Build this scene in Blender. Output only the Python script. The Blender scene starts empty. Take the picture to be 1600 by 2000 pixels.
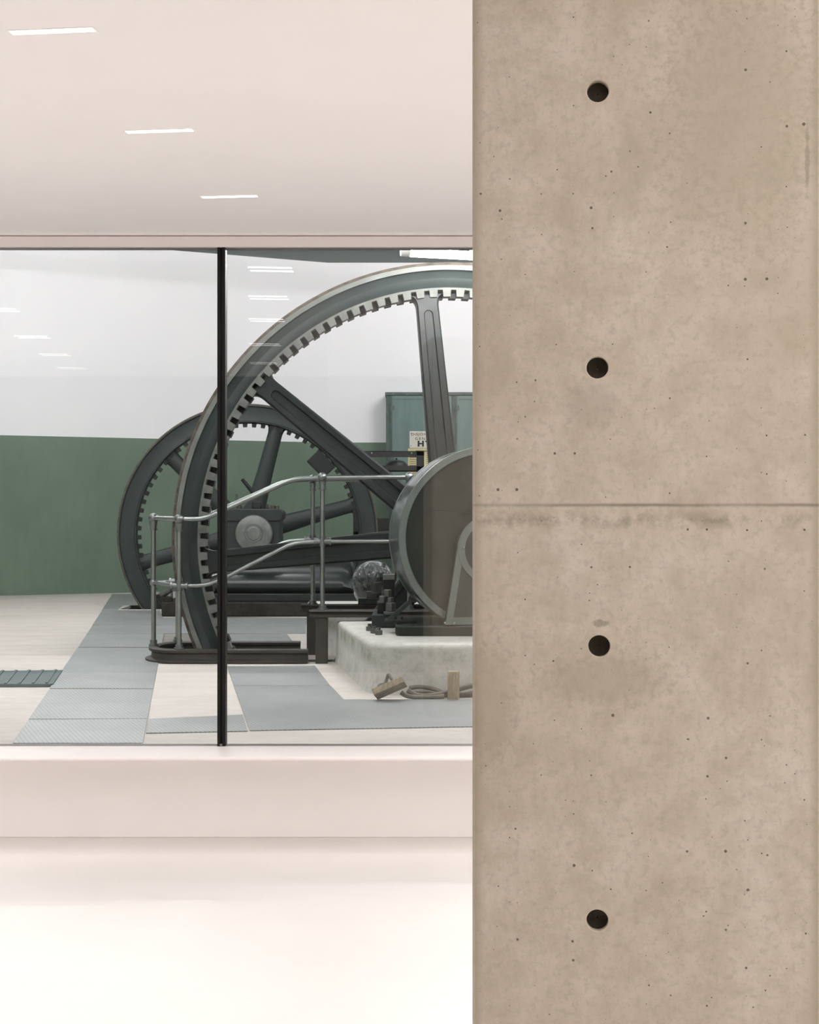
import bpy, bmesh, math, random
from mathutils import Vector, Matrix
C = bpy.context.scene
COL = C.collection
R = math.radians
PI = math.pi
random.seed(7)

# ------------------------------------------------------------------ camera, world, exposure
F = 2700.0                    # focal length in pixels of the 1600 x 2000 frame
EYE = 1.43                    # eye height over the gallery floor
cam_d = bpy.data.cameras.new('camera')
cam_d.sensor_fit = 'VERTICAL'
cam_d.sensor_height = 36.0
cam_d.lens = F / 2000.0 * 36.0
cam_d.clip_start = 0.05
cam = bpy.data.objects.new('camera', cam_d)
COL.objects.link(cam)
cam.location = (0, 0, EYE)
cam.rotation_euler = (R(90), 0, 0)
C.camera = cam

w = bpy.data.worlds.new('world')
C.world = w
w.use_nodes = True
w.node_tree.nodes['Background'].inputs[0].default_value = (1, 1, 1, 1)
w.node_tree.nodes['Background'].inputs[1].default_value = 0.0

C.view_settings.view_transform = 'Standard'
C.view_settings.look = 'None'
C.view_settings.gamma = 1.0
C.view_settings.use_curve_mapping = False
C.view_settings.exposure = 0.0
C.cycles.max_bounces = 14
C.cycles.diffuse_bounces = 10
C.cycles.glossy_bounces = 5
C.cycles.transmission_bounces = 6
C.cycles.transparent_max_bounces = 16
C.cycles.use_denoising = True
C.cycles.sample_clamp_indirect = 4.0
C.cycles.caustics_reflective = False
C.cycles.caustics_refractive = False

GALLERY_W = 3.70             # watts of each short ceiling light in the gallery
GALLERY_COL = (1.0, 0.985, 0.985)
HALL_GLOW = 222.0              # radiance of the bare tubes in the hall

# ------------------------------------------------------------------ helpers
def P(px, py, Y):
    """a point at depth Y seen at pixel (px, py)"""
    return Vector(((px - 800) / F * Y, Y, EYE - (py - 1000) / F * Y))

def FL(px, py, z):
    """the point of the level z seen at pixel (px, py)"""
    Y = (EYE - z) * F / (py - 1000)
    return Vector(((px - 800) / F * Y, Y, z))

def X(px, Y): return (px - 800) / F * Y
def Z(py, Y): return EYE - (py - 1000) / F * Y

class MB:
    def __init__(s): s.bm = bmesh.new()
    def box(s, x0, x1, y0, y1, z0, z1, m=None):
        vs = [s.bm.verts.new(Vector(p) if m is None else m @ Vector(p)) for p in
              ((x0, y0, z0), (x1, y0, z0), (x1, y1, z0), (x0, y1, z0), (x0, y0, z1), (x1, y0, z1), (x1, y1, z1), (x0, y1, z1))]
        for f in ((3, 2, 1, 0), (4, 5, 6, 7), (0, 1, 5, 4), (1, 2, 6, 5), (2, 3, 7, 6), (3, 0, 4, 7)):
            s.bm.faces.new([vs[i] for i in f])
        return s
    def loft(s, rings, cap=True, closed=False):
        vr = [[s.bm.verts.new(p) for p in r] for r in rings]
        n = len(vr[0])
        pairs = list(zip(vr[:-1], vr[1:])) + ([(vr[-1], vr[0])] if closed else [])
        for a, b in pairs:
            for i in range(n):
                j = (i + 1) % n
                s.bm.faces.new((a[i], a[j], b[j], b[i]))
        if cap and not closed:
            s.bm.faces.new(list(reversed(vr[0])))
            s.bm.faces.new(vr[-1])
        return s
    def prism(s, pts, d):
        """polygon pts (3-D) pushed along the vector d"""
        d = Vector(d)
        return s.loft([[Vector(p) for p in pts], [Vector(p) + d for p in pts]])
    def ringprism(s, outer, inner, d):
        d = Vector(d)
        o = [Vector(p) for p in outer]; i = [Vector(p) for p in inner]
        return s.loft([o, i, [p + d for p in i], [p + d for p in o]], closed=True)
    def lathe(s, prof, n=64, axis='Y', m=None, closed=True):
        """profile (r, h) turned about an axis; closed = the profile is a loop"""
        rings = []
        for k in range(n):
            a = 2 * PI * k / n
            ring = []
            for r, h in prof:
                p = Vector((r * math.cos(a), h, r * math.sin(a))) if axis == 'Y' else Vector((r * math.cos(a), r * math.sin(a), h))
                ring.append(p if m is None else m @ p)
            rings.append(ring)
        vr = [[s.bm.verts.new(p) for p in r] for r in rings]
        m_ = len(prof)
        for k in range(n):
            a, b = vr[k], vr[(k + 1) % n]
            for i in range(m_ if closed else m_ - 1):
                j = (i + 1) % m_
                s.bm.faces.new((a[i], b[i], b[j], a[j]))
        if not closed:
            s.bm.faces.new([r[0] for r in vr])
            s.bm.faces.new([r[-1] for r in reversed(vr)])
        return s
    def cyl(s, a, b, r, n=20, r2=None):
        a, b = Vector(a), Vector(b)
        d = (b - a).normalized()
        u = d.orthogonal().normalized(); v = d.cross(u)
        r2 = r if r2 is None else r2
        ring = lambda c, rr: [c + u * rr * math.cos(2 * PI * k / n) + v * rr * math.sin(2 * PI * k / n) for k in range(n)]
        return s.loft([ring(a, r), ring(b, r2)])
    def tube(s, pts, r, n=14):
        pts = [Vector(p) for p in pts]
        t = [(pts[min(i + 1, len(pts) - 1)] - pts[max(i - 1, 0)]).normalized() for i in range(len(pts))]
        u = t[0].orthogonal().normalized()
        rings = []
        for i, p in enumerate(pts):
            u = (u - t[i] * u.dot(t[i])).normalized()
            v = t[i].cross(u)
            rings.append([p + u * r * math.cos(2 * PI * k / n) + v * r * math.sin(2 * PI * k / n) for k in range(n)])
        return s.loft(rings)
    def ball(s, c, r, sx=1, sy=1, sz=1, n=20):
        bmesh.ops.create_uvsphere(s.bm, u_segments=n, v_segments=n // 2 + 2, radius=r,
                                  matrix=Matrix.Translation(Vector(c)) @ Matrix.Diagonal((sx, sy, sz, 1)))
        return s
    def hexnut(s, c, r, h, n=6):
        return s.cyl(c, Vector(c) + Vector((0, 0, h)), r, n)
    def build(s, name, m, parent=None, bevel=0.0, seg=2, angle=35, loc=None, rotz=0):
        bmesh.ops.recalc_face_normals(s.bm, faces=s.bm.faces)
        me = bpy.data.meshes.new(name)
        s.bm.to_mesh(me); s.bm.free()
        me.materials.append(m)
        for p in me.polygons: p.use_smooth = True
        me.set_sharp_from_angle(angle=R(angle))
        o = bpy.data.objects.new(name, me)
        COL.objects.link(o)
        if parent: o.parent = parent
        if loc is not None: o.location = loc
        if rotz: o.rotation_euler.z = rotz
        if bevel:
            b = o.modifiers.new('bevel', 'BEVEL'); b.width = bevel; b.segments = seg; b.limit_method = 'ANGLE'; b.angle_limit = R(35)
            b.harden_normals = False
        return o

def tag(o, label, cat, group=None, kind=None):
    o['label'] = label; o['category'] = cat
    if group: o['group'] = group
    if kind: o['kind'] = kind
    return o

def empty(name, loc=(0, 0, 0), rotz=0):
    o = bpy.data.objects.new(name, None)
    COL.objects.link(o)
    o.location = loc; o.rotation_euler.z = rotz
    o.empty_display_size = 0.1
    return o

def structure(o, label=None):
    o['kind'] = 'structure'
    if label: o['label'] = label
    return o

def copy_tree(o, parent=None):
    c = o.copy(); COL.objects.link(c)
    if parent: c.parent = parent
    for ch in list(o.children): copy_tree(ch, c)
    return c

def smooth_path(pts, rad=0.08, n=6):
    """a polyline with rounded corners"""
    pts = [Vector(p) for p in pts]
    out = [pts[0]]
    for a, b, c in zip(pts[:-2], pts[1:-1], pts[2:]):
        la, lc = (a - b).length, (c - b).length
        k = min(rad, la * .45, lc * .45)
        p0 = b + (a - b).normalized() * k; p1 = b + (c - b).normalized() * k
        for i in range(n + 1):
            t = i / n
            out.append(p0 * (1 - t) ** 2 + b * 2 * t * (1 - t) + p1 * t * t)
    out.append(pts[-1])
    return out

def spline(pts, n=8):
    pts = [Vector(p) for p in pts]
    q = [pts[0] * 2 - pts[1]] + pts + [pts[-1] * 2 - pts[-2]]
    out = []
    for i in range(1, len(q) - 2):
        p0, p1, p2, p3 = q[i - 1:i + 3]
        for k in range(n):
            t = k / n
            out.append(.5 * ((2 * p1) + (p2 - p0) * t + (2 * p0 - 5 * p1 + 4 * p2 - p3) * t * t + (3 * p1 - p0 - 3 * p2 + p3) * t ** 3))
    out.append(pts[-1])
    return out

# ------------------------------------------------------------------ materials
def srgb(r, g, b):
    f = lambda c: c / 12.92 if c <= .04045 else ((c + .055) / 1.055) ** 2.4
    return (f(r / 255), f(g / 255), f(b / 255), 1)

class NT:
    def __init__(s, name):
        s.m = bpy.data.materials.new(name); s.m.use_nodes = True
        s.t = s.m.node_tree; s.bsdf = s.t.nodes['Principled BSDF']; s.out = s.t.nodes['Material Output']
    def n(s, kind, **kw):
        nd = s.t.nodes.new('ShaderNode' + kind)
        for k, v in kw.items(): setattr(nd, k, v)
        return nd
    def l(s, a, b): s.t.links.new(a, b)
    def coord(s, scale=None):
        tc = s.n('TexCoord')
        if scale is None: return tc.outputs['Object']
        mp = s.n('Mapping'); mp.inputs['Scale'].default_value = scale
        s.l(tc.outputs['Object'], mp.inputs['Vector'])
        return mp.outputs['Vector']
    def noise(s, scale, detail=4, rough=.55, vec=None, dist=0):
        nd = s.n('TexNoise'); nd.inputs['Scale'].default_value = scale; nd.inputs['Detail'].default_value = detail
        nd.inputs['Roughness'].default_value = rough; nd.inputs['Distortion'].default_value = dist
        s.l(vec if vec is not None else s.coord(), nd.inputs['Vector'])
        return nd.outputs['Fac']
    def ramp(s, fac, stops):
        r = s.n('ValToRGB')
        el = r.color_ramp.elements
        while len(el) < len(stops): el.new(.5)
        for e, (p, c) in zip(el, stops):
            e.position = p; e.color = c if len(c) == 4 else (*c, 1)
        s.l(fac, r.inputs['Fac'])
        return r.outputs['Color']
    def mix(s, fac, a, b, blend='MIX'):
        m = s.n('Mix', data_type='RGBA', blend_type=blend)
        for sock, v in ((m.inputs['Factor'], fac), (m.inputs['A'], a), (m.inputs['B'], b)):
            if isinstance(v, (int, float)): sock.default_value = v
            elif isinstance(v, tuple): sock.default_value = v
            else: s.l(v, sock)
        return m.outputs['Result']
    def math(s, op, a, b=0.0, clamp=False):
        m = s.n('Math', operation=op); m.use_clamp = clamp
        for sock, v in ((m.inputs[0], a), (m.inputs[1], b)):
            if isinstance(v, (int, float)): sock.default_value = v
            else: s.l(v, sock)
        return m.outputs[0]
    def bump(s, height, strength=.3, dist=.005):
        b = s.n('Bump'); b.inputs['Strength'].default_value = strength; b.inputs['Distance'].default_value = dist
        s.l(height, b.inputs['Height'])
        s.l(b.outputs['Normal'], s.bsdf.inputs['Normal'])
    def color(s, c):
        if isinstance(c, tuple): s.bsdf.inputs['Base Color'].default_value = c
        else: s.l(c, s.bsdf.inputs['Base Color'])
    def pr(s, rough=.5, metal=0.0, spec=.5):
        s.bsdf.inputs['Roughness'].default_value = rough
        s.bsdf.inputs['Metallic'].default_value = metal
        s.bsdf.inputs['Specular IOR Level'].default_value = spec

def simple(name, c, rough=.5, metal=0., spec=.5, var=.25, scale=6., bump=0., bscale=60.):
    t = NT(name); t.pr(rough, metal, spec)
    n = t.noise(scale, 5)
    lo = tuple(v * (1 - var) for v in c[:3]) + (1,); hi = tuple(min(1, v * (1 + var)) for v in c[:3]) + (1,)
    t.color(t.ramp(n, [(.3, lo), (.7, hi)]))
    if bump: t.bump(t.noise(bscale, 4), bump, .003)
    return t.m

M = {}
EDGE0, EDGE1 = -.1969, .3385   # the pillar's vertical edges, from its hole axis
BIG_Y = 9.60                  # depth of the big wheel's face
BIG_R = 541 / F * BIG_Y
HUB_H = Z(1053, BIG_Y) - (EYE - 1.03)
M['plaster'] = simple('white_plaster', (.95, .925, .912, 1), .75, 0, .3, .012, 2.5)
M['trim'] = simple('white_trim_paint', (.80, .75, .73, 1), .45, 0, .4, .01, 3)
M['hall_ceiling'] = simple('dark_teal_ceiling', srgb(62, 84, 82), .6, 0, .4, .06, 2)
M['hall_white'] = simple('hall_white_paint', (.80, .80, .80, 1), .8, 0, .2, .015, 1.5)
M['black'] = simple('black_metal', (.005, .0045, .004, 1), .5, 0, .25, .1, 4)
M['paint'] = simple('dark_machine_paint', (.016, .0245, .0235, 1), .5, 0, .35, .22, 5, .06, 40)
M['paint_dark'] = simple('darker_machine_paint', (.0075, .0115, .0108, 1), .48, 0, .3, .25, 6, .05, 40)
M['paint_gloss'] = simple('oily_machine_paint', (.013, .020, .0195, 1), .32, 0, .5, .2, 5, .05, 40)
M['frame_black'] = simple('black_iron', (.012, .013, .012, 1), .5, 0, .4, .2, 8)
M['worn_edge'] = simple('worn_bare_edge', (.135, .145, .13, 1), .6, .2, .5, .22, 9, .12, 60)
M['gear'] = simple('worn_gear_metal', (.10, .107, .094, 1), .72, .0, .5, .3, 14, .15, 60)
M['steel'] = simple('polished_steel_pipe', (.27, .29, .275, 1), .36, 1., .5, .12, 12)
M['ball'] = simple('dull_cast_fitting', (.19, .205, .20, 1), .38, .9, .5, .2, 20, .1, 80)
M['disc'] = simple('turned_steel_disc', (.16, .17, .158, 1), .42, .5, .5, .18, 18)
M['brown_iron'] = simple('brown_painted_iron', (.034, .030, .024, 1), .5, 0, .4, .3, 9, .12, 60)
M['guard_rim'] = simple('grey_green_guard_rim', (.13, .155, .142, 1), .33, .35, .5, .14, 6)
M['guard_shell'] = simple('glossy_guard_shell', (.075, .092, .09, 1), .2, .2, .6, .1, 5)
M['guard_panel'] = simple('dark_green_guard_panel', (.008, .012, .0085, 1), .42, 0, .35, .25, 5)
M['cover_panel'] = simple('olive_grey_cover', (.028, .034, .029, 1), .45, 0, .4, .1, 5)
M['wood'] = None
M['cable'] = simple('grey_brown_cable', (.13, .12, .095, 1), .6, 0, .4, .25, 12)
M['nut'] = simple('oily_nut_steel', (.12, .125, .115, 1), .36, .7, .5, .3, 30)
M['cabinet'] = None
M['cream'] = simple('cream_sign_enamel', (.52, .50, .43, 1), .4, 0, .4, .06, 12)
M['ink'] = simple('black_lettering', (.02, .02, .018, 1), .6, 0, .3, .1, 8)
M['paper'] = simple('yellowed_paper', (.48, .44, .25, 1), .8, 0, .2, .08, 14)
M['print'] = simple('faded_print', (.20, .18, .09, 1), .8, 0, .2, .2, 60)
M['plug'] = simple('dark_hole_plug', (.040, .032, .020, 1), .7, 0, .3, .25, 90)
M['grate'] = simple('teal_painted_grating', (.045, .085, .085, 1), .5, 0, .4, .25, 9, .1, 50)
M['dark_wall'] = simple('dark_brown_wall', (.06, .058, .05, 1), .8, 0, .2, .1, 3)
M['concrete_plain'] = simple('plain_pale_wall', (.37, .375, .33, 1), .8, 0, .2, .1, 3)
M['pit'] = simple('pit_concrete', (.055, .053, .046, 1), .85, 0, .2, .35, 5)
M['housing'] = simple('white_lamp_housing', (.75, .76, .75, 1), .5, 0, .4, .02, 5)

def emis(name, c, s):
    t = NT(name)
    e = t.n('Emission'); e.inputs[0].default_value = (*c, 1); e.inputs[1].default_value = s
    t.l(e.outputs[0], t.out.inputs['Surface'])
    return t.m
M['led'] = emis('warm_led_glow', (1, .95, .90), 9.0)
M['tube'] = emis('fluorescent_glow', (1, .965, .985), HALL_GLOW)

t = NT('gallery_floor'); t.pr(.42, 0, .35)
n1 = t.noise(1.3, 6, .6); n2 = t.noise(22, 6, .65)
c = t.mix(t.ramp(n1, [(.3, (0, 0, 0)), (.7, (1, 1, 1))]), (.69, .662, .64, 1), (.73, .702, .682, 1))
c = t.mix(t.ramp(n2, [(.55, (0, 0, 0)), (.8, (.25, .25, .25))]), c, (.78, .75, .73, 1))
t.color(c); M['gallery_floor'] = t.m

t = NT('hall_floor_concrete'); t.pr(.7, 0, .3)
v = t.coord((1, 3.5, 1))
n1 = t.noise(1.6, 8, .65, v); n2 = t.noise(14, 6, .7, v)
c = t.ramp(n1, [(.25, (.55, .505, .455, 1)), (.5, (.65, .60, .545, 1)), (.75, (.71, .66, .61, 1))])
c = t.mix(t.ramp(n2, [(.35, (.35, .35, .35)), (.6, (0, 0, 0))]), c, (.42, .39, .355, 1))
t.color(c); t.bump(n2, .15, .003); M['hall_floor'] = t.m

t = NT('tread_plate'); t.pr(.42, .35, .5)
tc = t.coord()
sx = t.n('SeparateXYZ'); t.l(tc, sx.inputs[0])
def wave(sig, per):
    a = t.math('ADD', sx.outputs[0], t.math('MULTIPLY', sx.outputs[1], sig))
    return t.math('ABSOLUTE', t.math('SINE', t.math('MULTIPLY', a, PI / per)))
w1, w2 = wave(.41, .0215), wave(-.41, .0215)
g = t.math('MINIMUM', w1, w2)
line = t.math('MAXIMUM', t.ramp(w1, [(.0, (1, 1, 1)), (.5, (0, 0, 0))]), t.math('MULTIPLY', t.ramp(w2, [(.0, (1, 1, 1)), (.5, (0, 0, 0))]), .55))
n1 = t.noise(2.2, 7, .65)
c = t.ramp(n1, [(.3, (.32, .34, .335, 1)), (.7, (.44, .455, .445, 1))])
c = t.mix(t.math('MULTIPLY', line, .8), c, (.15, .175, .18, 1))
t.color(c); t.bump(g, .35, .002); M['plate'] = t.m

t = NT('plinth_concrete'); t.pr(.85, 0, .2)
sx = t.n('SeparateXYZ'); t.l(t.coord(), sx.inputs[0])
n1 = t.noise(3.5, 8, .68); n2 = t.noise(7, 8, .7, t.coord((3, 3, .8)), .6); n3 = t.noise(30, 6, .7)
c = t.ramp(n1, [(.28, (.46, .46, .415, 1)), (.55, (.61, .60, .555, 1)), (.8, (.69, .68, .635, 1))])
c = t.mix(t.ramp(n2, [(.55, (0, 0, 0)), (.75, (.7, .7, .7))]), c, (.30, .33, .25, 1))
edge = t.ramp(sx.outputs[2], [(.535, (0, 0, 0)), (.60, (1, 1, 1)), (.64, (1, 1, 1)), (.675, (0, 0, 0))])
c = t.mix(t.math('MULTIPLY', edge, t.ramp(n1, [(.42, (0, 0, 0)), (.6, (.75, .75, .75))])), c, (.21, .23, .17, 1))
c = t.mix(t.ramp(n3, [(.3, (.4, .4, .4)), (.5, (0, 0, 0))]), c, (.27, .27, .24, 1))
t.color(c); t.bump(n3, .5, .006); M['plinth'] = t.m

t = NT('dark_foundation'); t.pr(.85, 0, .2)
n1 = t.noise(6, 8, .7); n2 = t.noise(25, 6, .7)
c = t.ramp(n1, [(.3, (.012, .011, .0085, 1)), (.7, (.042, .038, .029, 1))])
t.color(c); t.bump(n2, .8, .012); M['foundation'] = t.m

t = NT('rusty_tread'); t.pr(.6, .1, .4)
n1 = t.noise(18, 6, .7)
base = t.ramp(n1, [(.3, (.035, .028, .021, 1)), (.6, (.105, .085, .062, 1)), (.85, (.15, .13, .10, 1))])
sx = t.n('SeparateXYZ'); t.l(t.coord(), sx.inputs[0])
zc = t.math('SUBTRACT', sx.outputs[2], HUB_H)
ang = t.math('MULTIPLY', t.math('ARCTAN2', zc, sx.outputs[0]), 100 / (2 * PI))
slot = t.math('LESS_THAN', t.math('FRACT', t.math('ADD', ang, 50.0)), .34)
rad = t.math('SQRT', t.math('ADD', t.math('MULTIPLY', zc, zc), t.math('MULTIPLY', sx.outputs[0], sx.outputs[0])))
edge = t.math('LESS_THAN', t.math('ABSOLUTE', t.math('SUBTRACT', rad, BIG_R * .9945)), BIG_R * .003)
t.color(t.mix(t.math('MULTIPLY', t.math('MULTIPLY', slot, edge), .85), base, (.035, .028, .02, 1))); M['rust'] = t.m

t = NT('old_wood'); t.pr(.75, 0, .2)
n1 = t.noise(9, 6, .6, t.coord((6, 6, 1)), 1.2)
t.color(t.ramp(n1, [(.3, (.24, .195, .13, 1)), (.7, (.46, .38, .27, 1))])); M['wood'] = t.m

t = NT('chipped_cabinet_green'); t.pr(.45, 0, .45)
n1 = t.noise(2.2, 5, .6, t.coord((3, 3, .7)))
c = t.ramp(n1, [(.3, (.075, .125, .118, 1)), (.7, (.11, .175, .163, 1))])
n2 = t.noise(24, 5, .6); n3 = t.noise(3, 2)
chip = t.math('MULTIPLY', t.ramp(n2, [(.66, (0, 0, 0)), (.69, (1, 1, 1))]), t.ramp(n3, [(.48, (0, 0, 0)), (.6, (1, 1, 1))]))
c = t.mix(chip, c, (.03, .04, .035, 1))
t.color(c); M['cabinet'] = t.m
M['cabinet_edge'] = simple('worn_cabinet_edge', (.06, .085, .075, 1), .5, .1, .4, .35, 7)

t = NT('hall_wall_paint'); t.pr(.62, 0, .3)
sx = t.n('SeparateXYZ'); t.l(t.coord(), sx.inputs[0])
dado = t.math('LESS_THAN', sx.outputs[2], EYE + .945)
n1 = t.noise(1.2, 6, .6); n2 = t.noise(9, 5, .6, t.coord((1, 1, .3)))
gr = t.ramp(n1, [(.3, (.118, .172, .125, 1)), (.7, (.148, .208, .155, 1))])
gr = t.mix(t.ramp(n2, [(.4, (.3, .3, .3)), (.6, (0, 0, 0))]), gr, (.10, .15, .11, 1))
wh = t.ramp(n1, [(.3, (.79, .79, .80, 1)), (.7, (.82, .82, .82, 1))])
t.color(t.mix(dado, wh, gr)); M['hall_wall'] = t.m

# cast concrete of the pillar: blotches, cement stains, air pores, the pour joint and a repair scar
t = NT('cast_concrete'); t.pr(.72, 0, .25)
tc = t.coord()
sx = t.n('SeparateXYZ'); t.l(tc, sx.inputs[0])
n1 = t.noise(2.6, 5, .55); n2 = t.noise(15, 8, .7); n3 = t.noise(75, 5, .7); n4 = t.noise(5.5, 7, .65, t.coord((1.2, 1, .8)))
c = t.ramp(n1, [(.3, (.65, .545, .455, 1)), (.5, (.73, .625, .53, 1)), (.72, (.78, .69, .60, 1))])
c = t.mix(t.ramp(n2, [(.40, (0, 0, 0)), (.68, (.6, .6, .6))]), c, (.50, .425, .315, 1))
c = t.mix(t.ramp(n4, [(.50, (0, 0, 0)), (.70, (.6, .6, .6))]), c, (.50, .43, .325, 1))
c = t.mix(t.ramp(n3, [(.35, (.45, .45, .45)), (.5, (0, 0, 0)), (.60, (0, 0, 0)), (.74, (.4, .4, .4))]), c, (.47, .41, .325, 1))
cxz = t.n('CombineXYZ'); t.l(sx.outputs[0], cxz.inputs[0]); t.l(sx.outputs[2], cxz.inputs[1])
def pores(scale, thr, keep, seed):
    mp = t.n('Mapping'); mp.inputs['Location'].default_value = (seed, seed * 1.7, 0)
    t.l(cxz.outputs[0], mp.inputs['Vector'])
    vo = t.n('TexVoronoi', voronoi_dimensions='2D'); vo.inputs['Scale'].default_value = scale; t.l(mp.outputs[0], vo.inputs['Vector'])
    sc = t.n('SeparateColor'); t.l(vo.outputs['Color'], sc.inputs[0])
    on = t.math('GREATER_THAN', sc.outputs[0], keep)
    size = t.math('MULTIPLY', t.math('ADD', t.math('POWER', sc.outputs[1], 3.0), .25), thr)
    hit = t.math('LESS_THAN', vo.outputs['Distance'], size)
    return t.math('MULTIPLY', hit, on)
def spot(px, py, wx, wy, col, k):
    """a stain with a ragged outline at a place on the face"""
    global c
    u_, z_ = px, py
    du = t.math('MULTIPLY', t.math('SUBTRACT', sx.outputs[0], u_), 1 / wx)
    dz_ = t.math('MULTIPLY', t.math('SUBTRACT', sx.outputs[2], z_), 1 / wy)
    r2 = t.math('ADD', t.math('MULTIPLY', du, du), t.math('MULTIPLY', dz_, dz_))
    r2 = t.math('ADD', r2, t.math('MULTIPLY', t.math('SUBTRACT', t.math('ADD', t.math('MULTIPLY', n2, .5), t.math('MULTIPLY', n3, .5)), .5), 5.0))
    c = t.mix(t.math('MULTIPLY', t.ramp(r2, [(.25, (1, 1, 1)), (1.0, (0, 0, 0))]), k), c, col)
spot(.004, EYE - .174, .015, .0065, (.25, .225, .155, 1), .6)
spot(.318, EYE + .545, .004, .060, (.28, .25, .17, 1), .6)
spot(.341, EYE + .52, .006, .08, (.33, .30, .22, 1), .6)
spot(.331, EYE + .50, .010, .10, (.68, .60, .52, 1), .3)
spot(-.01, EYE + .165, .05, .045, (.42, .375, .30, 1), .35)
spot(.01, EYE - .26, .11, .05, (.45, .39, .30, 1), .5)
spot(.22, EYE + .62, .14, .25, (.44, .375, .28, 1), .45)
spot(-.17, EYE - .30, .05, .12, (.42, .36, .27, 1), .4)
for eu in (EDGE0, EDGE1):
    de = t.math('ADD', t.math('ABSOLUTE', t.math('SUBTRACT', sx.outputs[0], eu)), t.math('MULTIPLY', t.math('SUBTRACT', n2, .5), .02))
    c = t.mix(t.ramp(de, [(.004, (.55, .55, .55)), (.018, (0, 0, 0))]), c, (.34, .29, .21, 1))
pr_ = t.math('MAXIMUM', pores(34, .072, .82, 1.3), pores(80, .085, .93, 4.1))
c = t.mix(t.math('MULTIPLY', pr_, .82), c, (.085, .068, .045, 1))
# pour joint just above eye height
dz = t.math('ABSOLUTE', t.math('SUBTRACT', t.math('ADD', sx.outputs[2], t.math('MULTIPLY', t.math('SUBTRACT', n2, .5), .004)), EYE + .0108))
jl = t.ramp(dz, [(.0, (1, 1, 1)), (.0016, (.75, .75, .75)), (.0034, (0, 0, 0))])
c = t.mix(t.math('MULTIPLY', jl, t.ramp(t.noise(6, 4), [(.3, (.25, .25, .25)), (.65, (.8, .8, .8))])), c, (.185, .155, .115, 1))
dz2 = t.math('ABSOLUTE', t.math('SUBTRACT', sx.outputs[2], EYE - .012))
c = t.mix(t.math('MULTIPLY', t.ramp(dz2, [(0, (.8, .8, .8)), (.016, (0, 0, 0))]), t.ramp(n2, [(.48, (0, 0, 0)), (.62, (.8, .8, .8))])), c, (.24, .205, .145, 1))
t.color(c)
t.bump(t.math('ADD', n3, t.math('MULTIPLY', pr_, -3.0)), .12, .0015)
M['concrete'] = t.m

# plain window glass: clear with a Fresnel mirror image
t = NT('window_glass')
fr = t.n('Fresnel'); fr.inputs['IOR'].default_value = 1.40
tr = t.n('BsdfTransparent'); tr.inputs[0].default_value = (.994, .998, .996, 1)
gl = t.n('BsdfGlossy'); gl.inputs['Roughness'].default_value = 0.0
mx = t.n('MixShader')
t.l(fr.outputs[0], mx.inputs[0]); t.l(tr.outputs[0], mx.inputs[1]); t.l(gl.outputs[0], mx.inputs[2])
t.l(mx.outputs[0], t.out.inputs['Surface']); M['glass'] = t.m

# crinkled clear wrap over a dark body
t = NT('wrinkled_plastic_wrap'); t.pr(.12, 0, .9)
t.bsdf.inputs['Coat Weight'].default_value = .6
n1 = t.noise(7, 4, .6, t.coord((1, 1, .35)), 2.0)
t.color(t.ramp(n1, [(.35, (.014, .02, .02, 1)), (.7, (.05, .065, .063, 1))]))
t.bump(n1, .9, .05); M['wrap'] = t.m

# ------------------------------------------------------------------ the gallery (near room)
GX0, GX1, GY0, GY1 = -5.8, 5.0, -.15, 6.08
CEIL = EYE + 1.21
structure(MB().box(GX0 - .2, GX1 + .2, GY0 - .2, GY1 + .02, -.2, 0).build('floor', M['gallery_floor']), 'pale seamless floor of the gallery in front of the window')
structure(MB().box(GX0 - .2, GX1 + .2, GY0 - .2, GY1 + .03, CEIL, CEIL + .15).build('ceiling', M['plaster']), 'smooth white gallery ceiling with short linear lights')
structure(MB().box(GX0 - .2, GX0, GY0 - .2, GY1 + .02, 0, CEIL).build('wall_left', M['plaster']))
structure(MB().box(GX1, GX1 + .2, GY0 - .2, GY1 + .02, 0, CEIL).build('wall_right', M['plaster']))
structure(MB().box(.28, GX1, GY0 - .2, GY0, 0, CEIL).build('wall_back', M['concrete_plain']))
structure(MB().box(GX0, .28, GY0 - .2, GY0, 0, CEIL).build('wall_back', M['dark_wall']), 'dark wall behind the viewer')
SILL = EYE - 1.0257
GLASS_Y = 6.06
HF = EYE - 1.03               # level of the machine hall floor
structure(MB().box(GX0, GX1, GY1, GY1 + .04, 0, SILL - .03).build('wall_front', M['plaster']), 'white parapet under the window')
# sill board with a rounded nose, head lining, wall joint strip
nose = []
z0, z1 = SILL - .022, SILL
pts = [(6.12, z1), (5.80, z1)]
for k in range(1, 6):
    a = PI / 2 + PI * k / 6
    pts.append((5.80 + .011 * math.cos(a), (z0 + z1) / 2 + .011 * math.sin(a)))
pts += [(5.80, z0), (6.07, z0), (6.07, z0 - .006), (6.12, z0 - .006)]
structure(MB().prism([(GX0, y, z) for y, z in pts], (GX1 - GX0, 0, 0)).build('trim_1', M['trim']), 'white window sill board with rounded front edge')
hz = Z(484, GLASS_Y)
mb = MB().box(GX0, GX1, 6.035, 6.119, hz, CEIL - .007)
mb.box(GX0, GX1, 6.05, 6.12, CEIL - .007, CEIL)
structure(mb.build('trim_2', M['trim'], bevel=.0015), 'white head lining above the window')
structure(MB().box(GX0, GX1, GY1 - .004, GY1, 0, .006).build('baseboard_front', M['plaster'], bevel=.002), 'thin joint bead where parapet meets floor')

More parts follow.
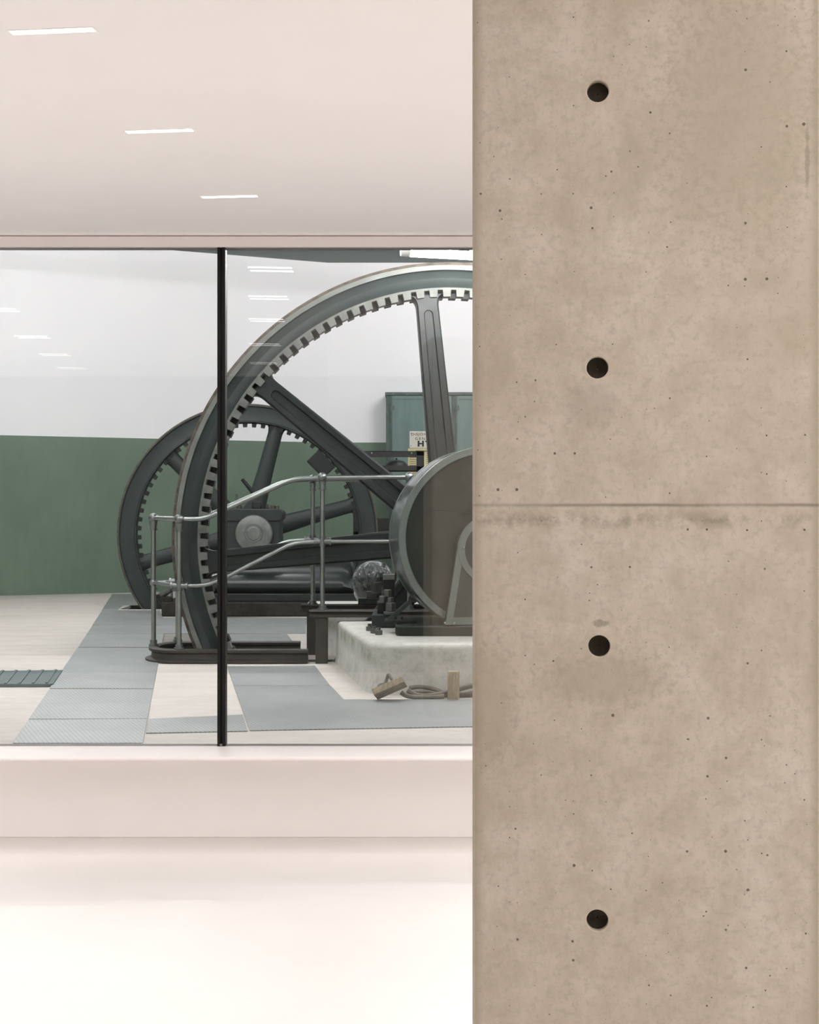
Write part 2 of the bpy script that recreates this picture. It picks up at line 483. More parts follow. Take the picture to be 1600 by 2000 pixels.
win = structure(empty('window_1', (0, GLASS_Y, SILL)), 'wide fixed window between gallery and machine hall')
mx0, mx1 = X(425, GLASS_Y), X(440.5, GLASS_Y)
for a, b in ((GX0, mx0), (mx1, GX1)):
    for y in (0.0, .050):
        p = MB().box(a, b, y, y + .006, 0, hz - SILL).build('pane', M['glass'], win)
mb = MB().box(mx0, mx0 + .014, -.010, .058, 0, hz - SILL).box(mx1 - .014, mx1, -.010, .058, 0, hz - SILL)
mb.box(mx0 + .01, mx1 - .01, 0, .054, 0, hz - SILL)
mul = mb.build('mullion', M['black'], win, bevel=.001); mul['label'] = 'black mullion'
mb = MB().box(mx0 + .012, mx0 + .022, -.016, -.010, .002, .012)
mb.build('mullion_clip', M['steel'], win)

# ------------------------------------------------------------------ machine hall shell
CZ = EYE + 3.39
HY = 18.8
cx = X(640, HY)
ld = Vector((X(0, 17.0) - cx, 17.0 - HY)).normalized()
lx, ly = cx + ld.x * 8.6, HY + ld.y * 8.6
HX1 = 8.0
SA = (-1.74, 2.75, 9.50, 9.93)        # slot of the big wheel  x0 x1 y0 y1
SB = (X(233, 14.64), -.45, 14.64, 15.30)   # slot of the far wheel
mb = MB()
xs = sorted({lx - .2, SA[0], SA[1], SB[0], SB[1], HX1}); ys = sorted({6.12, SA[2], SA[3], SB[2], SB[3], HY + .2})
for i in range(len(xs) - 1):
    for j in range(len(ys) - 1):
        mxx, myy = (xs[i] + xs[i + 1]) / 2, (ys[j] + ys[j + 1]) / 2
        if any(s[0] < mxx < s[1] and s[2] < myy < s[3] for s in (SA, SB)): continue
        mb.box(xs[i], xs[i + 1], ys[j], ys[j + 1], HF - .03, HF)
fl = mb
bmesh.ops.remove_doubles(fl.bm, verts=fl.bm.verts, dist=1e-5)
fl = structure(fl.build('floor', M['hall_floor']), 'worn concrete floor of the machine hall')
for s, dpt in ((SA, 1.35), (SB, .85)):
    mb = MB()
    z0 = HF - dpt
    mb.box(s[0] - .1, s[1] + .1, s[2] - .1, s[3] + .1, z0 - .1, z0)
    mb.box(s[0] - .1, s[0], s[2] - .1, s[3] + .1, z0, HF - .031).box(s[1], s[1] + .1, s[2] - .1, s[3] + .1, z0, HF - .031)
    mb.box(s[0], s[1], s[2] - .1, s[2], z0, HF - .031).box(s[0], s[1], s[3], s[3] + .1, z0, HF - .031)
    structure(mb.build('trim_3', M['pit']), 'dark wheel pit under the floor')
structure(MB().box(cx, HX1, HY, HY + .2, HF, CZ).build('wall_far', M['hall_wall']), 'far hall wall, white over a green dado')
nrm = Vector((ld.y, -ld.x)); nrm = nrm if nrm.y > 0 else -nrm
structure(MB().prism([(cx, HY, HF), (lx, ly, HF), (lx + nrm.x * .2, ly + nrm.y * .2, HF), (cx + nrm.x * .2, HY + nrm.y * .2 + .02, HF)], (0, 0, CZ - HF)).build('wall_far_left', M['hall_wall']),
          'slanting left hall wall, white over a green dado')
structure(MB().box(lx - .2, lx, 6.12, ly + .1, HF, CZ).build('wall_hall_left', M['hall_wall']))
structure(MB().box(HX1, HX1 + .2, 6.12, HY + .2, HF, CZ).build('wall_hall_right', M['hall_wall']))
mb = MB().box(lx, GX0, 6.12, 6.28, HF, CZ).box(GX1, HX1, 6.12, 6.28, HF, CZ).box(GX0, GX1, 6.12, 6.28, hz + .09, CZ)
structure(mb.build('wall_window_side', M['hall_white']))
structure(MB().box(lx - .2, HX1 + .2, 6.12, HY + .3, CZ, CZ + .15).build('ceiling', M['hall_ceiling']), 'dark teal ceiling of the machine hall')

# ------------------------------------------------------------------ lights of the gallery
ROWDX = .114
def ceiling_light(x, y, label, dim=1.0):
    root = empty('ceiling_light', (x, y, CEIL), -R(6.5))
    tag(root, label, 'ceiling light', 'short linear lights recessed in the gallery ceiling')
    L, W = .216, .028
    o_ = [(-L / 2 - .005, -W / 2 - .004, 0), (L / 2 + .005, -W / 2 - .004, 0), (L / 2 + .005, W / 2 + .004, 0), (-L / 2 - .005, W / 2 + .004, 0)]
    i_ = [(-L / 2, -W / 2, 0), (L / 2, -W / 2, 0), (L / 2, W / 2, 0), (-L / 2, W / 2, 0)]
    MB().ringprism(o_, i_, (0, 0, -.0015)).build('frame', M['plaster'], root)
    pts = []
    nl = 18
    for k in range(nl * 3 + 1):
        pts.append((-L / 2 + L * k / (nl * 3), -W / 2 + .0016 * (1 - abs(math.sin(PI * k / 3))), -.0005))
    for k in range(nl * 3 + 1):
        pts.append((L / 2 - L * k / (nl * 3), W / 2 - .0016 * (1 - abs(math.sin(PI * k / 3))), -.0005))
    MB().prism(pts, (0, 0, -.0012)).build('diffuser', M['led'], root)
    ld_ = bpy.data.lights.new('light', 'AREA'); ld_.shape = 'RECTANGLE'; ld_.size = L; ld_.size_y = W
    ld_.spread = R(168); ld_.energy = GALLERY_W * dim; ld_.color = GALLERY_COL
    lo = bpy.data.objects.new('light', ld_); COL.objects.link(lo); lo.parent = root; lo.location = (0, 0, -.004)
    return root
vis = {(0, 2): 'short linear light nearest the camera, at the ceiling\'s upper left', (0, 1): 'short linear ceiling light, middle of the slanting row of three', (0, 0): 'short linear ceiling light closest to the window, last of the row'}
for row in (-2.5, -2, -1.5, -1, 0, 1, 1.5, 2, 2.5):
    for k, d in enumerate((5.85, 5.4, 4.95, 4.3, 3.5, 2.58, 1.5, .5) if abs(row) > 1 else (5.68, 4.77, 3.86, 2.58, 1.5, .5) if row else (5.30, 4.388, 3.476, 2.2, .95)):
        ceiling_light(-.69 + (d - 5.30) * ROWDX + 1.6 * row, d - row * .06,
                      vis.get((row, k), 'short linear ceiling light outside the picture, mirrored in the window or added to brighten the gallery'),
                      .20 if row == 0 else .45 if abs(row) == 1 else 1.45)   # outer rows are added and boosted to brighten the ceiling, middle rows dimmed

# ------------------------------------------------------------------ lights of the hall
def tube_lamp(c, length, yaw, label, rod_top=CZ, r=.027):
    root = empty('tube_lamp', c, yaw)
    tag(root, label, 'lamp', 'fluorescent tube lamps hung in the machine hall')
    h = length / 2
    MB().cyl((-h + .06, 0, 0), (h - .06, 0, 0), r, 24).build('tube', M['tube'], root)
    for s in (-1, 1):
        MB().cyl((s * (h - .058), 0, 0), (s * h, 0, 0), r * 1.02, 24).build('end_cap', M['housing'], root)
    MB().box(-h + .02, h - .02, -.03, .03, r + .012, r + .055).build('housing', M['housing'], root, bevel=.004)
    for s in (-1, 1):
        MB().box(s * (h - .03) - .012, s * (h - .03) + .012, -.02, .02, -.005, r + .014).build('holder', M['housing'], root)
        MB().cyl((s * h * .7, 0, r + .05), (s * h * .7, 0, rod_top - c[2]), .004, 8).build('hanger', M['steel'], root)
    return root
LY = 8.72
a = P(783, 492, LY); yaw = R(16)
tube_lamp(Vector((a.x + .75 * math.cos(yaw), a.y + .75 * math.sin(yaw), a.z)), 1.5, yaw, 'bright fluorescent tube hanging in front of the big wheel\'s top')
out_lab = 'unseen fluorescent tube lamp above the picture, inferred or added to light the machine hall'
for x, y in ((-4.1, 13.6), (-2.3, 9.6), (2.8, 11.5), (1.2, 15.6), (4.6, 15.5), (-5.6, 9.6), (1.2, 6.6), (-2.4, 6.6), (-1.9, 12.9)):  # unseen lamps; the pair by the window is added to brighten the plinth
    tube_lamp(Vector((x, y, CZ - .35)), 1.5, R(4), out_lab)

# ------------------------------------------------------------------ concrete pillar
PY, PYAW = 2.16, R(7.5)
pu = Vector((math.cos(PYAW), -math.sin(PYAW), 0)); pv = Vector((math.sin(PYAW), math.cos(PYAW), 0))
p0 = P(1168, 1000, PY)
def on_pillar(px, py):
    d = Vector(((px - 800) / F, 1, -(py - 1000) / F))
    tt = (p0 - Vector((0, 0, EYE))).dot(pv) / d.dot(pv)
    q = Vector((0, 0, EYE)) + d * tt
    return (q - p0).dot(pu), q.z
u0, u1 = on_pillar(922.5, 1000)[0], on_pillar(1604, 1000)[0]
holes = [on_pillar(x, y) for x, y in ((1168, 178), (1167, 718), (1170.5, 1262), (1167, 1798))]
hr, s_, ch = .0169, .035, .0045
bm = MB()
V = lambda u, v, z: bm.bm.verts.new((u, v, z))
def quad(*p): bm.bm.faces.new([V(*q) for q in p])
zs = [0.0]
for u, z in sorted(holes, key=lambda h: h[1]): zs += [z - s_, z + s_]
zs.append(CEIL)
us = [u0 + ch, -s_, s_, u1 - ch]
for j in range(len(zs) - 1):
    za, zb = zs[j], zs[j + 1]
    for i in range(3):
        if i == 1 and j % 2 == 1: continue
        quad((us[i], 0, za), (us[i + 1], 0, za), (us[i + 1], 0, zb), (us[i], 0, zb))
    quad((u0, ch, za), (us[0], 0, za), (us[0], 0, zb), (u0, ch, zb))
    quad((us[3], 0, za), (u1, ch, za), (u1, ch, zb), (us[3], 0, zb))
D = .42
quad((u0, D, 0), (u0, ch, 0), (u0, ch, CEIL), (u0, D, CEIL)); quad((u1, ch, 0), (u1, D, 0), (u1, D, CEIL), (u1, ch, CEIL))
quad((u1, D, 0), (u0, D, 0), (u0, D, CEIL), (u1, D, CEIL))
NH = 64
for hu, hz_ in holes:
    for k in range(NH):
        aa = [2 * PI * (k + e) / NH for e in (0, 1)]
        sq = []
        for q in aa:
            m_ = max(abs(math.cos(q)), abs(math.sin(q)))
            sq.append((s_ * math.cos(q) / m_, 0, hz_ + s_ * math.sin(q) / m_))
        lip = [(hu + (hr + .0012) * math.cos(q), 0, hz_ + (hr + .0012) * math.sin(q)) for q in aa]
        lip2 = [(hu + hr * math.cos(q), .0012, hz_ + hr * math.sin(q)) for q in aa]
        deep = [(hu + hr * math.cos(q), .03, hz_ + hr * math.sin(q)) for q in aa]
        quad(sq[0], sq[1], lip[1], lip[0]); quad(lip[0], lip[1], lip2[1], lip2[0]); quad(lip2[0], lip2[1], deep[1], deep[0])
bmesh.ops.remove_doubles(bm.bm, verts=bm.bm.verts, dist=1e-5)
pil = empty('concrete_pillar', (p0.x, p0.y, 0), -PYAW)
tag(pil, 'tall beige cast concrete pillar with four round tie holes', 'pillar')
shaft = bm.build('shaft', M['concrete'], pil, angle=30)
for hu, hz_ in holes:
    mb = MB().lathe([(hr - .0004, .013), (hr * .8, .0150), (hr * .4, .0165), (.0012, .017), (.0012, .029), (hr - .0004, .029)], 40)
    bmesh.ops.translate(mb.bm, verts=mb.bm.verts, vec=(hu, 0, hz_))
    pg = mb.build('tie_hole_plug', M['plug'], pil); pg['label'] = 'dark plug in tie hole'

# ------------------------------------------------------------------ floor plates in the hall
PT = .006
def plate(pts, label, mat='plate', name='tread_plate', group='steel tread plates on the hall floor', cat='floor plate', th=PT):
    q = [FL(x, y, HF + th) for x, y in pts]
    c = sum(q, Vector()) / len(q); c.z = HF
    loc = [Vector((p.x - c.x, p.y - c.y, 0)) for p in q]
    loc = [p * (1 - .004 / max(p.length, .01)) for p in loc]
    o = MB().prism(loc, (0, 0, th)).build(name, M[mat], None, bevel=.0015, loc=c)
    return tag(o, label, cat, group)
lx_ = lambda y: 22 + .684 * (1453 - y) if y > 1264 else 152 + .645 * (1264 - y)
rx_ = lambda y: 280 + .185 * (1453 - y)
plate([(lx_(1451), 1451), (rx_(1451), 1451), (rx_(1403.5), 1403.5), (lx_(1405), 1405)], 'diamond tread plate nearest the window at lower left')
plate([(lx_(1404), 1404), (rx_(1403), 1403), (rx_(1345.5), 1345.5), (lx_(1346.5), 1346.5)], 'diamond tread plate second from the window, left row')
plate([(lx_(1344), 1344), (rx_(1344), 1344), (rx_(1265.5), 1265.5), (lx_(1265), 1265)], 'large tread plate beside the teal grating')
plate([(lx_(1263.5), 1263.5), (rx_(1263.5), 1263.5), (321, 1237.5), (lx_(1237.5), 1237.5)], 'narrow tread plate left of the railing end post')
plate([(lx_(1236.8), 1236.8), (598, 1236.5), (598, 1221), (lx_(1221), 1221)], 'long tread plate running behind the big wheel, nearer strip')
plate([(lx_(1220), 1220), (599, 1220), (600, 1207), (456, 1207), (318, 1206.5), (312, 1191.5), (lx_(1191.5), 1191.5)], 'tread plate just in front of the far wheel pit')
plate([(lx_(1190.8), 1190.8), (229, 1190.6), (240, 1181.8), (330, 1181.8), (330, 1160), (lx_(1160), 1160)], 'farthest tread plate, notched round the far wheel pit')
plate([(430, 1257), (576, 1257), (561, 1238), (425, 1238)], 'short tread plate behind the big wheel curb')
plate([(443.5, 1301), (616, 1299.5), (645, 1338), (456, 1338.5)], 'tread plate directly in front of the big wheel curb')
plate([(456.3, 1339.2), (645.6, 1338.7), (671, 1365.5), (980, 1365.5), (990, 1417), (487, 1426)], 'large L-shaped tread plate in front of the concrete plinth')
plate([(290, 1403.5), (475, 1395), (485.5, 1427), (284, 1431)], 'pale narrow tread plate between left row and L-shaped plate')
# grooved teal grating
q = [FL(x, y, HF + .02) for x, y in ((-220, 1337), (104, 1333), (122, 1306.5), (-190, 1311))]
c = sum(q, Vector()) / 4; c.z = HF
root = empty('floor_grating', c)
tag(root, 'low teal grooved steel ramp strip on the floor at far left', 'grating')
loc = [p - c for p in q]
for p in loc: p.z = 0
MB().prism(loc, (0, 0, .014)).build('panel', M['grate'], root, bevel=.002)
for k in range(12):
    t_ = (k + .5) / 12
    a = loc[0].lerp(loc[1], t_); b = loc[3].lerp(loc[2], t_)
    d = (b - a).normalized(); nn = Vector((-d.y, d.x, 0)) * .008
    MB().prism([a + d * .01 + nn, a + d * .01 - nn, b - d * .01 - nn, b - d * .01 + nn], (0, 0, .006)).build('rib', M['grate'], root, loc=(0, 0, .014))
a, b = loc[0], loc[1]
MB().box(a.x, b.x, (a.y + b.y) / 2 - .02, (a.y + b.y) / 2 - .003, 0, .02).build('edge_bar', M['grate'], root, bevel=.003)

# ------------------------------------------------------------------ the toothed wheels
def spoke_flat(r0, r1, w0, w1, th, flare, y0):
    """tapered I-shaped spoke along +Z with a round-ended sunk panel front and back"""
    pts_r = []
    n = 10
    for k in range(n + 1):
        t_ = k / n
        pts_r.append((w0 + (w1 - w0) * t_, r0 + (r1 - flare - r0) * t_))
    for k in range(1, 6):
        a = PI / 2 * k / 5
        pts_r.append((w1 + flare * .7 * (1 - math.cos(a)), r1 - flare + flare * math.sin(a)))
    outer = [(x / 1, z) for x, z in pts_r] + [(-x, z) for x, z in reversed(pts_r)]
    m = len(outer)
    # the panel outline with as many points
    ra = w1 * .44
    ztop = r1 - .135
    inner = []
    half = len(pts_r)
    for k in range(half):
        if k <= n:
            tt = k / n
            zz = r0 + .05 + (ztop - r0 - .05) * tt
            inner.append(((w0 + (w1 - w0) * tt) * .44, zz))
        else:
            a = (k - n) / (half - 1 - n) * PI / 2 * .97
            inner.append((ra * math.cos(a), ztop + ra * math.sin(a)))
    inner = inner + [(-x, z) for x, z in reversed(inner)]
    mb = MB()
    ed = .012
    sh = lambda pl, k: [(x * k, z) for x, z in pl]
    ins = [(x * .86, z) for x, z in outer]
    lay = lambda pl, y: [Vector((x, y, z)) for x, z in pl]
    inn2 = [(x * .8, z) for x, z in inner]
    y1 = y0 + th
    mb.loft([lay(inn2, y0 + .018), lay(inner, y0 + .002), lay(ins, y0), lay(outer, y0 + ed), lay(outer, y1 - ed), lay(ins, y1), lay(inner, y1 - .002), lay(inn2, y1 - .018)])
    return mb

def make_wheel(hub, yaw, Rr, prof, teeth, gear_r, spokes, spoke_kind, name, label, mats, gear_rows, shaft=None):
    root = empty(name, (hub.x, hub.y, HF), yaw)
    tag(root, label, 'wheel')
    hz_ = hub.z - HF
    T = Matrix.Translation((0, 0, hz_))
    def fin(mb): bmesh.ops.transform(mb.bm, matrix=T, verts=mb.bm.verts); return mb
    fin(MB().lathe([(r * Rr, y) for r, y in prof], 192)).build('rim', M[mats[0]], root, angle=28)
    return root, fin, hz_

def gear_mesh(Rr, g_out, g_root, g_tip, n, y0, y1, phase=0, duty=.56):
    """ring with inward block teeth"""
    mb = MB()
    rings = []
    ro, rr, rt = g_out * Rr, g_root * Rr, g_tip * Rr
    for k in range(n):
        for e, inn in ((0, rt), (duty * .94, rt), (duty, rr), (1 - .001 * 60, rr)):
            a = 2 * PI * (k + e + phase) / n
            c_, s_2 = math.cos(a), math.sin(a)
            rings.append([Vector((ro * c_, y0, ro * s_2)), Vector((inn * c_, y0, inn * s_2)), Vector((inn * c_, y1, inn * s_2)), Vector((ro * c_, y1, ro * s_2))])
    mb.loft(rings, closed=True)
    return mb

# -- big wheel
BY = 9.60
bh = P(880, 1053, BY)
BR = 541 / F * BY
root, fin, hz_ = make_wheel(bh, R(2.5), BR,
    [(.989, .006), (.987, -.004), (.972, -.004), (.969, .012), (.962, .022), (.945, .034), (.928, .028), (.914, .010), (.9085, .004),
     (.9085, .225), (.93, .20), (.965, .20), (.972, .222), (.989, .222)],
    0, 0, 8, 'flat', 'toothed_wheel', 'big dark iron toothed wheel in front, rising to the hall ceiling', ('paint',), None)
big = root
o = fin(MB().lathe([(.9895 * BR, -.0075), (.9725 * BR, -.0065), (.9725 * BR, .001), (.9895 * BR, .001)], 192)).build('flange', M['worn_edge'], root); o['label'] = 'pale worn flange edge'
# rope strip round the outside with its dark slots
mb = MB().lathe([(1.0 * BR, .0), (.9905 * BR, -.003), (.9905 * BR, .222), (1.0 * BR, .22)], 192)
o = fin(mb).build('tread_strip', M['rust'], root); o['label'] = 'rusty outer tread'
o = fin(gear_mesh(BR, .9085, .9005, .876, 116, .0, .085)).build('gear_ring', M['gear'], root, angle=25); o['label'] = 'pale worn inward teeth'
o = fin(gear_mesh(BR, .9085, .9005, .877, 116, .095, .20, .5)).build('gear_ring', M['paint_dark'], root, angle=25)
sp0 = None
for k in range(8):
    ang = 95.5 + 45 * k
    rot = Matrix.Rotation(R(90 - ang), 4, 'Y')
    if sp0 is None:
        mb = spoke_flat(.14, .886 * BR, .100, .076, .17, .075, .025)
        o = mb.build('spoke', M['paint_dark'], root, angle=40)
        sp0 = o
    else:
        o = sp0.copy(); COL.objects.link(o); o.parent = root
    o.matrix_local = T = Matrix.Translation((0, 0, hz_)) @ rot
fin(MB().lathe([(.08, -.12), (.22, -.12), (.25, -.09), (.27, .0), (.30, .02), (.30, .2), (.25, .26), (.08, .26)], 64)).build('hub', M['paint_dark'], root)
fin(MB().cyl((0, -.5, 0), (0, .3, 0), .078, 32)).build('shaft', M['nut'], root)

# -- far wheel
FY = 14.86
fh = P(486, 1042, FY)
FR = 252.5 / F * FY
root, fin, hz_ = make_wheel(fh, R(6), FR,
    [(1.0, .004), (.995, -.006), (.985, -.006), (.980, .01), (.92, .022), (.875, .012), (.868, .0), (.862, .0), (.862, .20), (.98, .19), (1.0, .20)],
    0, 0, 6, 'round', 'toothed_wheel', 'smaller dark toothed wheel farther back by the green wall', ('paint',), None)
o = fin(MB().lathe([(1.0035 * FR, .0), (.998 * FR, -.008), (.992 * FR, -.007), (.996 * FR, .19), (1.0035 * FR, .19)], 192)).build('tread_strip', M['rust'], root)
fin(gear_mesh(FR, .864, .856, .828, 76, .045, .16, .2, .48)).build('gear_ring', M['paint_dark'], root, angle=25)
for k in range(6):
    ang = 75.3 + 60 * k
    a = R(ang); d = Vector((math.cos(a), 0, math.sin(a)))
    prof = []
    mb = MB()
    rings = []
    side = Vector((-math.sin(a), 0, math.cos(a)))
    for rr, wv in ((.10, .17), (.22, .145), (.32, .105), (.5 * FR, .086), (.80 * FR, .078), (.835 * FR, .086), (.866 * FR, .115)):
        rings.append([d * rr + side * wv * math.cos(2 * PI * j / 24) + Vector((0, .10 + .055 * math.sin(2 * PI * j / 24), 0)) for j in range(24)])
    mb.loft(rings)
    fin(mb).build('spoke', M['paint'], root, angle=50)
fin(MB().lathe([(.07, -.06), (.19, -.06), (.21, -.03), (.21, .24), (.07, .24)], 48)).build('hub', M['paint_dark'], root)
fin(MB().cyl((0, -.70, 0), (0, .30, 0), .068, 28)).build('shaft', M['nut'], root)
mb = MB().box(.715 * FR, .845 * FR, .02, .17, -.13, .13, Matrix.Rotation(-R(44), 4, 'Y'))
o = fin(mb).build('counterweight', M['paint_dark'], root, bevel=.008); o['label'] = 'dark counterweight block'

# ------------------------------------------------------------------ far engine: foundation, bed, bearing
FX0, FX1 = X(315, 13.6), X(722, 13.6)
ft = Z(1170, 13.6)
o = MB().box(FX0, FX1, 13.6, 14.58, HF, ft - .03).build('foundation_block', M['foundation'], None, bevel=.015)
tag(o, 'rough dark masonry foundation under the far engine bed', 'foundation')
root = empty('engine_bed', ((FX0 + FX1) / 2, 13.7, ft))
tag(root, 'dark cast iron engine bed carrying the far wheel\'s bearing', 'engine')
oX = root.location.x
BX0 = X(352, 13.7)
MB().box(BX0 - oX, FX1 - oX, -.06, .80, -.03, .05).build('base_flange', M['paint_dark'], root, bevel=.01)
# trough body: bulging section swept along X with a rounded right end
def bed_ring(x, k=1.0):
    pr = [(.10, .05), (.02, .07), (-.015, .12), (.0, .18), (.05, .23), (.09, .29), (.08, .36), (.06, .42), (.07, .455), (.62, .455), (.62, .05)]
    return [Vector((x, y if i < 9 else y, .05 + (z - .05) * k)) for i, (y, z) in enumerate(pr)]
xr = X(662, 13.7) - oX
rings = [bed_ring(BX0 - oX + .05), bed_ring(xr)]
for k in range(1, 7):
    t_ = k / 6
    rings.append(bed_ring(xr + .16 * t_, 1 - .80 * (1 - math.sqrt(max(0, 1 - t_ * t_))) if t_ < 1 else .2))
MB().loft(rings).build('bed_casting', M['paint_gloss'], root, angle=50)
# bearing pedestal
bx = X(498, 13.75) - oX
bz = Z(1042, 13.75) - ft
px_ = lambda p: (p - 498) / F * 13.75
pts = []
def rr(x0, x1, z0, z1, r, n=6):
    out = []
    for cx_, cz_, a0 in ((x1 - r, z0 + r, -90), (x1 - r, z1 - r, 0), (x0 + r, z1 - r, 90), (x0 + r, z0 + r, 180)):
        for k in range(n + 1):
            a = R(a0 + 90 * k / n); out.append((cx_ + r * math.cos(a), cz_ + r * math.sin(a)))
    return out
zz = lambda py: Z(py, 13.75) - ft
MB().prism([(bx + x, 0, z) for x, z in rr(px_(437), px_(548), zz(1085), zz(1006), .03)], (0, .34, 0)).build('pedestal', M['paint'], root, bevel=.006)
MB().prism([(bx + x, -.02, z) for x, z in rr(px_(437), px_(553), zz(1018), zz(994), .05)], (0, .38, 0)).build('bearing_cap', M['paint'], root, bevel=.008)
o = MB().lathe([(.002, -.055), (.060, -.055), (.070, -.050), (.088, -.050), (.0885, -.046), (.092, -.050), (.165, -.048), (.178, -.043), (.184, -.03), (.184, .02), (.002, .02)], 64, m=Matrix.Translation((bx, -.02, bz))).build('cover_disc', M['disc'], root, angle=20)
o['label'] = 'pale turned steel cover disc'
MB().prism([(bx + x, -.06, z) for x, z in ((px_(476), zz(1076)), (px_(536), zz(1076)), (px_(534), zz(1062)), (px_(526), zz(1062)), (px_(480), zz(1066)))], (0, .06, 0)).build('disc_foot', M['disc'], root, bevel=.004)
for x, y in ((461, 965), (468, 977), (522, 984), (528, 987), (534, 987), (541, 988)):
    h = zz(994)
    mb = MB().cyl((bx + px_(x), .1, h), (bx + px_(x), .1, zz(y)), .010, 10).hexnut((bx + px_(x), .1, h), .022, .03)
    mb.build('bolt', M['nut'], root)
a, b = Vector((bx + px_(474), .0, zz(936))), Vector((bx + px_(500), .02, zz(968)))
MB().cyl(a, b, .020, 6, .028).build('lever', M['paint_dark'], root)
MB().box(bx + px_(493), bx + px_(512), 0, .12, zz(996), zz(978), None).build('lever_boss', M['paint_dark'], root, bevel=.015)

# small oiler at the left end of the foundation
c = P(318, 1175, 13.5)
root = empty('oil_pump', (c.x, 13.62, ft - .03))
tag(root, 'small dark oil pump on the foundation\'s left end', 'pump')
MB().box(-.05, .06, .0, .12, 0, .05).build('base', M['foundation'], root, bevel=.006)
MB().cyl((-.05, .06, .06), (.05, .05, .13), .035, 16).build('barrel', M['nut'], root)
MB().cyl((.055, .06, .03), (.055, .06, .20), .012, 10).build('pipe', M['steel'], root)

# ------------------------------------------------------------------ curb of iron rail round the big wheel pit
c0 = Vector((X(602, 9.42), 9.415)); c1 = Vector((X(587, 9.98), 9.985)); xl = X(296, 9.6)
path = [c0, Vector((xl + .2, 9.415))]
for k in range(1, 12):
    a = -PI / 2 - PI * k / 12
    path.append(Vector((xl + .2 + .2 * math.cos(a), 9.70 + .285 * math.sin(a))))
path += [Vector((xl + .2, 9.985)), c1]
prof = [(-.055, 0), (.055, 0), (.055, .010), (.014, .022), (.011, .055), (.030, .066), (.032, .082), (.022, .090), (-.022, .090), (-.032, .082), (-.030, .066), (-.011, .055), (-.014, .022), (-.055, .010)]
rings = []
for i, p in enumerate(path):
    d = (path[min(i + 1, len(path) - 1)] - path[max(0, i - 1)]).normalized()
    nn = Vector((-d.y, d.x))
    rings.append([Vector((p.x + nn.x * q, p.y + nn.y * q, HF + .0065 + z)) for q, z in prof])
o = MB().loft(rings).build('rail_curb', M['brown_iron'], None, angle=40)
tag(o, 'low U-shaped curb of brown iron rail round the big wheel\'s pit', 'curb')

# raised beams with their stub columns, on the plinth edge
def beam(Y, x0, x1, colx, label, bot, shift=0):
    root = empty('raised_beam', (X(x0, Y), Y, HF))
    tag(root, label, 'beam', 'raised rail beams beside the wheel slot')
    zt, zb = HF + .365, HF + .315
    xa, xb = 0, X(x1, Y) - X(x0, Y)
    pr = [(-.05, zb - HF), (.05, zb - HF), (.05, zb - HF + .012), (.018, zb - HF + .02), (.018, zb - HF + .028), (.036, zt - HF - .012), (.03, zt - HF), (-.03, zt - HF), (-.036, zt - HF - .012), (-.018, zb - HF + .028), (-.018, zb - HF + .02), (-.05, zb - HF + .012)]
    MB().prism([(0, y, z) for y, z in pr], (xb, 0, 0)).build('rail', M['brown_iron'], root, angle=40)
    ca, cb = X(colx[0], Y) - X(x0, Y), X(colx[1], Y) - X(x0, Y)
    mb = MB().box(ca, cb, -.04, -.03, .0, zb - HF - .001).box(ca, cb, .03, .04, .0, zb - HF - .001).box((ca + cb) / 2 - .006, (ca + cb) / 2 + .006, -.03, .03, 0, zb - HF - .001)
    mb.build('column', M['brown_iron'], root, bevel=.002)
    MB().cyl((cb * .5 + ca * .5, 0, zb - HF - .004), (cb * .5 + ca * .5, 0, zt - HF + .012), .022, 12).build('pin', M['brown_iron'], root)
    return root
beam(9.42, 605, 950, (617, 640), 'raised brown rail beam on a stub column, nearer one', 1297)
beam(9.985, 588, 950, (600, 618), 'raised brown rail beam on a stub column, behind the nearer one', 1280)

